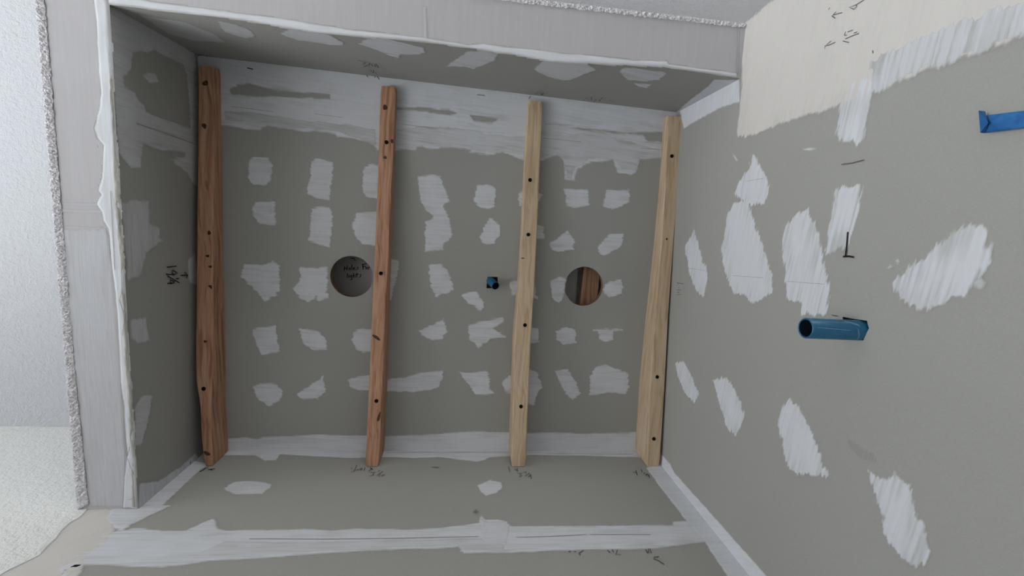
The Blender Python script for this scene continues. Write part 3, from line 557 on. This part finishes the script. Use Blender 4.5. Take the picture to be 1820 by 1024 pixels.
# ------------------------------------------------------------------ carpenter's writing, pencil ticks, seam lines, shade lines painted along the header bead
def strokes(plane, width, lines, mat, name, parent, h=.0013):
    v, f = [], []
    for ln in lines:
        P = np.array(ln, float)
        T = np.zeros_like(P); T[1:] += P[1:]-P[:-1]; T[:-1] += P[1:]-P[:-1]
        T /= np.linalg.norm(T, axis=1)[:, None]+1e-9
        N = np.stack([-T[:, 1], T[:, 0]], -1)*width/2
        P[0] -= T[0]*width*.3; P[-1] += T[-1]*width*.3
        b0 = len(v)
        for k in range(len(P)):
            for s in (-1, 1): v.append(pt(plane, *((P[k]+s*N[k])/1000), h))
        f += [(b0+2*k, b0+2*k+1, b0+2*k+3, b0+2*k+2) for k in range(len(P)-1)]
    o = mesh_obj(name, v, f, mat, parent); o['kind'] = 'stuff'
    return o
MARKS = [
["L",2.38,"ink",[[[451.1,112.2],[451.5,127.3],[451.6,141.9]],[[464.9,108.2],[467.3,120.1],[468.2,137.6],[467.1,144],[462.4,135.9],[458.7,126.8],[464.7,127.9],[470.5,130.6]],[[469.2,112.9],[479.8,132.6],[488.2,148]],[[478.2,139],[478.7,147.5]],[[484.4,111.3],[486.1,121.8],[486.1,132.2],[484.3,134.4],[481.1,126.3],[477.6,119.9],[482.4,120],[487.3,122.8]],[[472.9,154.5],[474,167.7],[476.1,176.6]],[[467.1,167.6],[475.9,177.8],[480.7,172.3]]]],
["K",1.88,"ink",[[[298.8,453.4],[298,464.4]],[[305.3,451.2],[304.8,462.1]],[[298.6,459.2],[305.1,457]],[[309.9,457.6],[313.4,456.6],[313.7,460.8],[310.2,461.9],[309.9,457.6]],[[317,448],[316.9,461.1]],[[320.2,458.4],[325.2,456.4],[323.3,454.1],[320.2,456.9],[321.5,460.7],[325.8,459.8]],[[333.8,453.6],[329.5,454.5],[333.3,457.2],[328.9,460.5]],[[343.7,445.4],[345.1,458.8]],[[342.8,446.7],[353.6,443.4]],[[344.6,451.8],[351.8,449.9]],[[351.9,454],[355.6,452.5],[355.9,456.6],[352.3,457.6],[351.9,454]],[[358.2,457.5],[357.9,453],[360.6,452.5],[364.4,452.7]],[[306.1,472.4],[305.5,482.1]],[[310.1,476],[310.1,481.8]],[[313.6,476.5],[317.3,475.7],[317.3,480.2],[313.9,481],[313.6,476.5]],[[317.3,475.7],[317.4,486.7],[313.7,486.8]],[[321.6,470.3],[321.3,480.7]],[[321.3,476.8],[325.4,475.7],[325.8,480.1]],[[329.7,469.3],[329.5,479.6]],[[327.2,473.3],[334,471.6]],[[340.9,472.6],[337.2,474.1],[340.3,476.5],[336.6,479.9]],[[314.4,432.2],[321.8,431.1],[325.6,436.7]]]],
["A",1.76,"pencil",[[[362.3,145.6],[365.8,142.9]],[[372.7,157.7],[372.8,143],[372.4,130.5],[367.5,130.5]],[[374.8,137.7],[383.1,138.4]],[[384.9,145.7],[384.4,140.3],[387.8,136.4],[389.7,140.4],[386.3,145.7],[384.9,145.7]],[[393.8,148.4],[395.4,133.8]],[[405.6,148.4],[414.2,137.8]],[[411.6,147.1],[405.9,133.8]],[[412,128.6],[421.9,128],[417.6,121.6],[420.5,117.8],[413.7,114]],[[427.6,131.3],[430.1,136.5]],[[437.9,132.6],[429,117.1]],[[433.5,112.1],[433.7,117.8],[436,117.1]],[[439.8,111.5],[440.8,117.1]],[[442.1,117.8],[445.7,117.1]]]],
["A",1.89,"pencil",[[[736,153.6],[736.5,142.5],[736.9,130.3]],[[756.7,146.7],[756.2,135.8]],[[750.1,142.6],[757.6,134.4]],[[756.5,125],[766.3,125],[760.3,118.4],[765,114.5],[757.7,109.3]],[[770.5,129],[777.6,131.1],[773.8,125],[775.9,123.7]],[[777.4,118.4],[772.8,111.9]],[[784.3,125],[779.1,119.7]],[[778.4,109.3],[782.7,113.2],[785.5,117.1]],[[785.8,119.7],[785.3,100.3]]]],
["A",1.62,"ink",[[[1044.1,129.4],[1052.3,128.1]],[[1054.7,136.4],[1049.9,115.8]],[[1070.7,142.1],[1068,129.5]],[[1073,128.1],[1068.5,119.9],[1074.2,121.3],[1070.8,113.1],[1076.3,113.1]],[[1077.1,122.6],[1079.6,117.2],[1076.9,105.2]],[[1073.8,118.5],[1078.4,119.9]]]],
["A",2,"ink",[[[46.9,146.6],[41.7,144.6],[41,137.1],[37.8,130.4]],[[51.1,137.8],[55.6,139.8],[63.2,142.6]],[[55.6,139.8],[60.2,136.4]]]],
["L",2.25,"ink",[[[904.4,160],[915,158.7],[930.8,183.1]]]],
["T",1.76,"pencil",[[[368,142.9],[376.1,148],[382.6,151.8],[373.7,167.1]],[[370.9,184.9],[386.5,164.7],[391.1,152.9]],[[382.7,178.6],[384.2,181.3]],[[392.8,160.5],[392.9,172.9],[397.9,175.4],[400.6,155.7]],[[403.9,152.5],[403.7,177.6]],[[378.3,202],[383.2,202.4],[380.5,214.7],[377.5,209]],[[389.3,200.2],[382.6,222]],[[388.8,216.2],[391,227.1]]]],
["C",1.62,"ink",[[[361.5,-0.1],[365.3,4.6]],[[380.8,3.9],[382.3,1.5]],[[386,1.2],[391.3,7.3]]]],
["T",1.62,"pencil",[[[755.8,237.1],[759.9,225.6]],[[758.9,249.9],[764.3,245.8]],[[766.1,227.2],[776.2,245.2]],[[773.8,224.3],[770.3,245.5]],[[875.1,241.7],[876.7,220.8],[882.8,238.7]],[[885.5,213.5],[892.7,239],[887.2,237]],[[901.6,227.4],[901.5,252.3]],[[910.7,206],[910.9,238.1]],[[908.1,228.9],[915.9,238.3]]]],
["C",1.76,"pencil",[[[745.6,12.5],[742.9,18.5]]]],
["R",1.08,"pencil",[[[3.9,-268],[4.3,-255.3],[2.4,-244.5],[8.7,-253.2],[7.3,-257.7],[4.3,-255.3]],[[-13.3,-208.9],[-11.7,-207.1]],[[4.1,-233.4],[0.4,-217.8],[0.4,-215.1],[6.7,-222.1]],[[-2,-221.6],[-0.5,-217.6]],[[33.8,-244.1],[37.6,-242.8],[39.3,-247.1]],[[35.5,-248.4],[36.4,-256.2]],[[41.4,-259],[41.8,-263.7]],[[45,-267.1],[43.9,-255.6],[43.5,-245.8]],[[44.8,-242.1],[51,-253]],[[41.2,-228.7],[40.6,-217.5],[39,-209],[42.1,-209.6]],[[36.2,-219.9],[38.4,-212.8]],[[76.2,-293],[79.5,-294]]]],
["R",1.22,"pencil",[[[438.9,171],[437.8,156],[437.1,139.7]],[[437.6,167],[441.9,162.7]],[[447.8,159],[450.7,156.7]],[[455.6,167.6],[453.2,146.2]],[[461.6,164.6],[459.1,153.3]],[[468.5,166.6],[465.8,155.2],[462.7,155.9]],[[465.5,155.3],[463.7,144]]]],
["A",1.62,"pencil",[[[820.8,-134.1],[825.6,-131.4],[823.1,-136]],[[832.3,-132.5],[834.6,-134.4]],[[849.5,-131],[839.2,-138.2],[841.1,-141.9]],[[895.7,-132.2],[898.1,-137.8]],[[904.8,-130.5],[905.4,-137.1]],[[914.4,-131.7],[907.8,-142.7],[915.8,-143.8]],[[968.8,-132],[969.6,-140.5]],[[975.4,-130.3],[971.4,-139.7]],[[978.2,-130.4],[975.6,-141.6]],[[976.2,-151.8],[986.8,-150.2]],[[974.7,-155.3],[982.5,-160],[988.2,-169]]]],
["R",1.49,"pencil",[[[216,-270.2],[216.4,-287.8],[215,-304.1]]]],
["R",2.5,"ink",[[[309.2,-296.6],[324.8,-297.9],[341.2,-298.6]],[[341.9,-295.4],[340.9,-304.4],[341.5,-311.3]]]],
["C",2.25,"ink",[[[104,10.2],[115.1,11.9]]]],
["C",0.9,"crack_and_shade",[[[66.9,96.3],[114.4,98.2],[158.5,100.5]],[[248.2,96.8],[310.4,99.8]],[[444.1,103.2],[529.1,106.8]]]],
["C",1,"crack_and_shade",[[[785,74.1],[857.3,71.6]],[[1042.2,96.1],[1091.6,96.7]],[[1033.9,112.8],[1093.1,111.4]],[[784.9,107.8],[879,109.1]]]],
["C",1.62,"pencil",[[[618.3,20.9],[636.1,21]]]],
["L",1.3,"crack_and_shade",[[[181.5,48.6],[182.8,114.8],[187.7,228.7]]]],
["A",2.16,"pencil",[[[550.5,151],[566.4,149.3]]]],
["A",1.1,"crack_and_shade",[[[428.9,219.1],[556.8,220.5],[683.1,220.9]]]],
["A",1.1,"crack_and_shade",[[[677.7,221.8],[827.2,221.5]],[[841.7,217.8],[1078.3,216.3]]]],
["A",1.2,"crack_and_shade",[[[728.1,-94],[786.7,-93.2],[865.7,-89.6]],[[873.2,-89.7],[994.8,-92.2]]]],
["A",1.2,"crack_and_shade",[[[245.3,-87.8],[367.7,-91.4],[502.8,-92.3],[656.8,-90.5]]]],
["T",1.5,"ink",[[[1.9,244.6],[14.2,233],[22.6,240.8],[18,253.4],[1,267.2],[-1.8,253.3]]]],
["R",1.35,"pencil",[[[424.5,-291.1],[423.9,-300.2]]]],
["R",0.6,"crack_and_shade",[[[396,-50.4],[389.5,-139]],[[388.5,-195.3],[383.5,-269.4]]]],
["R",0.6,"crack_and_shade",[[[218.1,-59.7],[218.1,-109.3]]]],
["R",0.6,"crack_and_shade",[[[398,120.7],[396.2,48]]]],
["Z",1.1,"crack_and_shade",[[[-26.7,189.7],[-31.1,203.9],[-27.3,221.6]],[[-27,231.5],[-26.6,234.6]]]],  # painted shade beside a bump of the header bead
["Z",0.9,"crack_and_shade",[[[-2.9,485.9],[-8.3,499.9],[-2.5,523.8],[-2.2,541.1],[-6.8,565.8]],[[-10.9,307.5],[-11.7,372.5],[-12.3,445.7]]]],
["Z",0.9,"crack_and_shade",[[[-6.4,781.6],[-11.4,800.8]],[[-11.1,806.5],[-7.6,822],[-2.4,836.7]],[[-14.7,890.3],[-9.6,889.2],[-4.6,884.5]],[[-14.8,656.5],[-13,693.3],[-13,768.3],[-18.8,837.5],[-24.9,904.1]]]],
["Z",0.8,"crack_and_shade",[[[1100.2,-70.7],[1110.7,15.1]],[[1105.3,-66.2],[1113.8,12.1]]]],
["S",2.5,"ink",[[[841.9,160],[839.6,181.1],[845.7,209]],[[878.9,154.9],[881.4,169.6],[876.7,185.1]]]],
["S",2,"crack_and_shade",[[[753.8,171.1],[784.2,175.3],[830.7,181.6]]]]]
BATTEN_MARKS = []
for plane, width, dark, lines in MARKS:
    if plane == 'S': BATTEN_MARKS.append((width, dark, lines)); continue
    strokes(plane, width, lines, MARK[dark], 'seam_shade_line' if dark == 'crack_and_shade' else 'handwriting', PARENT[plane], .0031 if plane == 'Z' else .0016)

# ------------------------------------------------------------------ furring battens, tapered, screwed to the recess ceiling
def batten(stations, mat, label, screws, knots, group=None):
    root_y = stations[len(stations)//2][0]/1000; root_x = (stations[7][1]+stations[7][2])/2000
    root = empty('furring_batten', (root_x, root_y, Z0+zc(root_x, root_y)))
    thing(root, label, 'batten', group)
    ring = []; r = .0022
    ys = [s[0]/1000 for s in stations]
    S = np.array(stations)/1000
    yy = np.linspace(S[0, 0], S[-1, 0], 46)
    xl = np.interp(yy, S[:, 0], S[:, 1]); xr = np.interp(yy, S[:, 0], S[:, 2]); dd = np.interp(yy, S[:, 0], S[:, 3])
    v = []
    for i in range(len(yy)):
        y = yy[i]; e = .0016 if i in (0, len(yy)-1) else 0
        a, b, d = xl[i]+e, xr[i]-e, dd[i]-e
        prof = [(a, .0004), (a, d-r), (a+.3*r, d-.3*r), (a+r, d), (b-r, d), (b-.3*r, d-.3*r), (b, d-r), (b, .0004)]
        for x, h in prof: v.append(P3(x, y, zc(x, y)-h))
    k = 8; f = []
    for i in range(len(yy)-1):
        for j in range(k):
            f.append((i*k+j, i*k+(j+1) % k, (i+1)*k+(j+1) % k, (i+1)*k+j))
    f += [tuple(range(k)), tuple(range((len(yy)-1)*k+k-1, (len(yy)-1)*k-1, -1))]
    bm = bmesh.new(); me = bpy.data.meshes.new('t'); me.from_pydata(v, [], f); bm.from_mesh(me); bpy.data.meshes.remove(me)
    adopt(from_bm('board', bm, mat), root)
    def front(x, y): return zc(x, y) - float(np.interp(y, S[:, 0], S[:, 3]))
    for sx, sy in screws:                     # dark screw heads sunk in the face
        bm = bmesh.new(); cx, cy = sx/1000, sy/1000; fz = front(cx, cy)
        n = 14
        rings = [(.0046, .0002), (.0044, -.0012), (.0030, -.0009), (.0014, -.0004)]
        vs = [[bm.verts.new(P3(cx+q*math.cos(2*math.pi*t/n), cy+q*math.sin(2*math.pi*t/n), front(cx, cy+q*math.sin(2*math.pi*t/n))+h)) for t in range(n)] for q, h in rings]
        for a, b in zip(vs, vs[1:]):
            for t in range(n): bm.faces.new((a[t], a[(t+1) % n], b[(t+1) % n], b[t]))
        bm.faces.new(vs[-1])
        adopt(from_bm('screw', bm, mat_screw, None, True), root)
    for kx, ky, ra, rb, rt in knots:
        bm = bmesh.new(); n = 16; cx, cy = kx/1000, ky/1000
        vs = []
        for t in range(n):
            q = 2*math.pi*t/n; wob = 1+.10*math.sin(3*q+kx)
            ux, uy = ra*wob*math.cos(q)/1000, rb*wob*math.sin(q)/1000
            x = cx+ux*math.cos(rt)-uy*math.sin(rt); y = cy+ux*math.sin(rt)+uy*math.cos(rt)
            x = min(max(x, float(np.interp(y, S[:, 0], S[:, 1]))+.001), float(np.interp(y, S[:, 0], S[:, 2]))-.001)
            vs.append(bm.verts.new(P3(x, y, front(x, y)-.0003)))
        c = bm.verts.new(P3(cx, cy, front(cx, cy)-.0008))
        for t in range(n): bm.faces.new((vs[t], vs[(t+1) % n], c))
        adopt(from_bm('knot', bm, mat_knot, None, True), root)
    return root
b1 = batten([[20,12.5,46.7,22],[80.5,12.6,46.6,24.3],[141.6,13,46.7,27.1],[203.2,13.2,46.5,30.2],[265.4,13,46.4,33.4],[328,12.9,46.3,36.7],[391.1,12.9,46.3,40.2],[454.6,13.1,46.5,43.7],[518.5,13.4,47.2,47.3],[582.8,13.7,47.9,50.9],[647.6,13.5,48.5,54.7],[712.8,15.5,49.1,58.5],[778.5,25.4,46.4,62.3],[844.6,28,49.8,66.2],[911.2,36.5,52.7,70.1]], mat_wood_red, 'reddish wood batten with black knots and marker lines along the left wall', [[31.6,731.6]], [[27.4,57,5,6.5,1],[25.7,148.3,6,4.5,1],[38.6,380.4,3.5,5,0],[35.8,431.7,4,3,0],[41.9,455.2,4,3,0],[43.7,500.4,6,3.5,0.6],[33.6,623.8,4,3,0],[40.9,881,8,4,0.5]], 'furring battens on the recess ceiling')
b2 = batten([[25.7,398.1,432.5,20],[86.3,398.1,432,22.6],[147.5,398.2,431.5,25.8],[209.2,398.4,431.1,29.3],[271.3,398.5,430.6,33],[333.8,398,429.8,36.7],[396.6,397.5,429,40.6],[459.8,397.1,428.3,44.6],[523.3,396.6,427.5,48.7],[587.1,396.1,427,52.9],[651.3,395.5,427.2,57.1],[715.8,394.8,427.3,61.5],[780.6,394.3,426.6,65.8],[845.8,393.9,425.6,70.2],[911.2,393.4,424.6,74.7]], mat_wood_red, 'reddish wood batten crossing the edge of the left round hole', [[415.4,151.8],[413.3,452.9],[413.7,753.5]], [[409.6,73.8,5,6,0],[429.2,148.1,5,4.5,0],[413.5,186.3,4,3.5,0],[408.4,603.3,11,3.5,0.6],[420.9,791.5,3,12,0.2]], 'furring battens on the recess ceiling')
b3 = batten([[26.6,740.4,774.7,18],[87.6,739.6,775.3,20.9],[149.1,738.9,775.8,24.5],[211,739.6,776.2,28.4],[273.2,740.3,776.7,32.5],[335.8,741,777.2,36.8],[398.7,740.5,777.4,41.1],[461.8,739.7,777.5,45.6],[525.3,737.4,776.4,50.2],[589.1,735.1,775.2,54.9],[653,736.6,775.7,59.6],[717.2,738.2,776.3,64.5],[781.6,739.9,776.9,69.3],[846.3,741.5,777.7,74.3],[911.2,743,778.9,79.3]], mat_wood_pale, 'pale pine batten between the square pipe hole and the right round hole', [[753.5,213.3],[756.2,343.4],[759.1,562.2],[759.3,761.5]], [[745.3,400.7,5,1.2,0]], 'furring battens on the recess ceiling')
b4 = batten([[33.6,1085.7,1123.3,26],[93.8,1088.2,1126.1,28.7],[154.7,1090.1,1125.7,32],[216,1090.7,1125.2,35.6],[277.7,1090.7,1124.4,39.4],[339.8,1090.7,1123.6,43.3],[402.2,1089.9,1123,47.4],[464.9,1088.6,1122.5,51.5],[527.8,1087.3,1121.9,55.7],[591,1086.3,1122.9,60.1],[654.5,1085.7,1123.8,64.4],[718.3,1085.3,1124.4,68.9],[782.3,1086.8,1124.3,73.4],[846.6,1088.3,1124.3,78],[911.2,1089.8,1124.3,82.6]], mat_wood_pale, 'pale pine batten tight along the right wall', [[1103.2,131],[1102.5,680.7],[1103.8,838.8]], [[1104.5,334.6,2.5,3,0]], 'furring battens on the recess ceiling')

for width, dark, lines in BATTEN_MARKS:
    adopt(strokes('S', width, lines, MARK[dark], 'marker_line' if dark == 'ink' else 'grain_crack', None, .0012), b1)

# ------------------------------------------------------------------ above the ceiling: board with writing, joist
bm = bmesh.new()
for x0, x1 in ((-.02, .9130), (.975, W+.05)):
    box(bm, x0, x1, -.01, L+.0, Z0+H+.07, Z0+H+.078)
adopt_board = from_bm('upper_board', bm, mat_kboard, ceiling)
bm = bmesh.new(); vv = []
for y, x0, x1 in ((.02, .938, .985), (.9, .905, .952)):
    vv += [bm.verts.new(P3(x0, y, H+.0465)), bm.verts.new(P3(x1, y, H+.0465)), bm.verts.new(P3(x1, y, H+.0685)), bm.verts.new(P3(x0, y, H+.0685))]
for i in range(4): bm.faces.new((vv[i], vv[(i+1) % 4], vv[4+(i+1) % 4], vv[4+i]))
bm.faces.new(vv[:4]); bm.faces.new(vv[4:])
bmesh.ops.bevel(bm, geom=list(bm.edges), offset=.0015, segments=1, affect='EDGES')
joist = from_bm('ceiling_joist', bm, mat_wood_red)
thing(joist, 'reddish wood joist seen inside the right-hand round hole in the ceiling', 'joist')

# ------------------------------------------------------------------ pipes and tape
def tube(bm, a, b, r_out, r_in, n=40):
    a, b = Vector(a), Vector(b); d = (b-a).normalized()
    e1 = d.orthogonal().normalized(); e2 = d.cross(e1)
    ring = lambda c, r: [bm.verts.new(c + (e1*math.cos(2*math.pi*t/n)+e2*math.sin(2*math.pi*t/n))*r) for t in range(n)]
    ch = .0008
    R = [ring(a, r_out), ring(b-d*ch, r_out), ring(b, r_out-ch), ring(b, r_in+ch*.5), ring(b-d*ch, r_in)]
    for p, q in zip(R, R[1:]):
        for t in range(n): bm.faces.new((p[t], p[(t+1) % n], q[(t+1) % n], q[t]))
def bore(bm, a, b, r, n=32):
    a, b = Vector(a), Vector(b); d = (b-a).normalized()
    e1 = d.orthogonal().normalized(); e2 = d.cross(e1)
    R = [[bm.verts.new(c + (e1*math.cos(2*math.pi*t/n)+e2*math.sin(2*math.pi*t/n))*r) for t in range(n)] for c in (a, b)]
    for t in range(n): bm.faces.new((R[0][t], R[1][t], R[1][(t+1) % n], R[0][(t+1) % n]))
    bm.faces.new(R[0])
def pipe(a, b, r_out, r_in, label, stripes):
    a, b = Vector(a), Vector(b); d = (b-a).normalized()
    root = empty('sprinkler_pipe', a); thing(root, label, 'pipe')
    bm = bmesh.new(); tube(bm, a-d*.05, b, r_out, r_in); adopt(from_bm('pipe_wall', bm, mat_blue, None, True), root)
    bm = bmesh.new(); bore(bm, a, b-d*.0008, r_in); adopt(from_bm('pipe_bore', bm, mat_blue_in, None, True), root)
    e1 = d.orthogonal().normalized(); e2 = d.cross(e1)
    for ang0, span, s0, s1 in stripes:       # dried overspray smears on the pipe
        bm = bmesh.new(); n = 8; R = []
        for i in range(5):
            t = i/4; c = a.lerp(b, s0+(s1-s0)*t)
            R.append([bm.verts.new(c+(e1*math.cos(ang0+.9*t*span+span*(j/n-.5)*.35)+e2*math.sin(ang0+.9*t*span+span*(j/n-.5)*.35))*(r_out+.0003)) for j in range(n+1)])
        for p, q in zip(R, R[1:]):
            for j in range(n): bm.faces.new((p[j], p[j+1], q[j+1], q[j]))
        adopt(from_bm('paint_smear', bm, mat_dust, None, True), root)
    return root
PR0, PR1 = [[1.1257,0.436,-0.3324],[1.0513,0.436,-0.3324]]
PC0, PC1 = [[0.6729,0.4653,0.2428],[0.6842,0.4727,0.2128]]
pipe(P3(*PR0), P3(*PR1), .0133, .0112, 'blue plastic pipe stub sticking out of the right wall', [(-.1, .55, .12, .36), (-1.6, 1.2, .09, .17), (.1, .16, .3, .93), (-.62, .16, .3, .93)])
pipe(P3(*PC0), P3(*PC1), .0098, .0086, 'short blue pipe stub in the square hole in the recess ceiling', [])

# masking tape: a strip whose folded end stands off the right wall
TP = [(a/1000, b/1000) for a, b in [[191.1,-438.3],[194.7,-467.9],[197,-486.9],[212.1,-489.4],[210.8,-470.5],[211.2,-456.9],[208.6,-441.2]]]
def tape():
    (u0, v0), (u1, v1), (u2, v2), (u3, v3), (u4, v4), (u5, v5), (u6, v6) = TP
    n = 16; v = []; f = []
    top = np.array([TP[0], TP[1], TP[2]]); bot = np.array([TP[6], TP[4], TP[3]])
    for i in range(n+1):
        t = i/n*2; a = np.array([np.interp(t, [0,1,2], top[:, k]) for k in (0, 1)]); b_ = np.array([np.interp(t, [0,1,2], bot[:, k]) for k in (0, 1)])
        for j in range(7):
            s = j/6; q = a*(1-s)+b_*s
            h = .004 + .0035*math.sin(3.1*t+.6)*math.sin(math.pi*s) + .003*min(1, t)
            v.append(pt('R', q[0], q[1], h))
    f = [(i*7+j, i*7+j+1, (i+1)*7+j+1, (i+1)*7+j) for i in range(n) for j in range(6)]
    nb = len(v)
    v2 = [x+np.array([.0004, 0, 0]) for x in v]
    f2 = [tuple(k+nb for k in reversed(q)) for q in f]
    rim = [(j, nb+j, nb+j+1, j+1) for j in range(6)] + [(i*7, (i+1)*7, nb+(i+1)*7, nb+i*7) for i in range(n)] + [(i*7+6, nb+i*7+6, nb+(i+1)*7+6, (i+1)*7+6) for i in range(n)]
    root = empty('masking_tape', tuple(pt('R', u0, v0)))
    thing(root, 'strip of blue masking tape with a folded end stuck to the right wall', 'tape')
    adopt(mesh_obj('tape_strip', v+v2, f+f2+rim, mat_tape, None, True), root)
    # triangular fold at the free end
    A, B = np.array(TP[0]), np.array(TP[6]); Cc = A*.5+B*.5+(np.array(TP[1])-A)*.34
    A = A+(A-B)*.25
    q = [pt('R', *A, .0105), pt('R', *B, .0085), pt('R', *Cc, .0125), pt('R', *A, .003), pt('R', *B, .003)]
    adopt(mesh_obj('tape_fold', q, [(0,1,2), (3,4,1,0), (0,2,3), (1,4,2)], mat_tape, None), root)
tape()
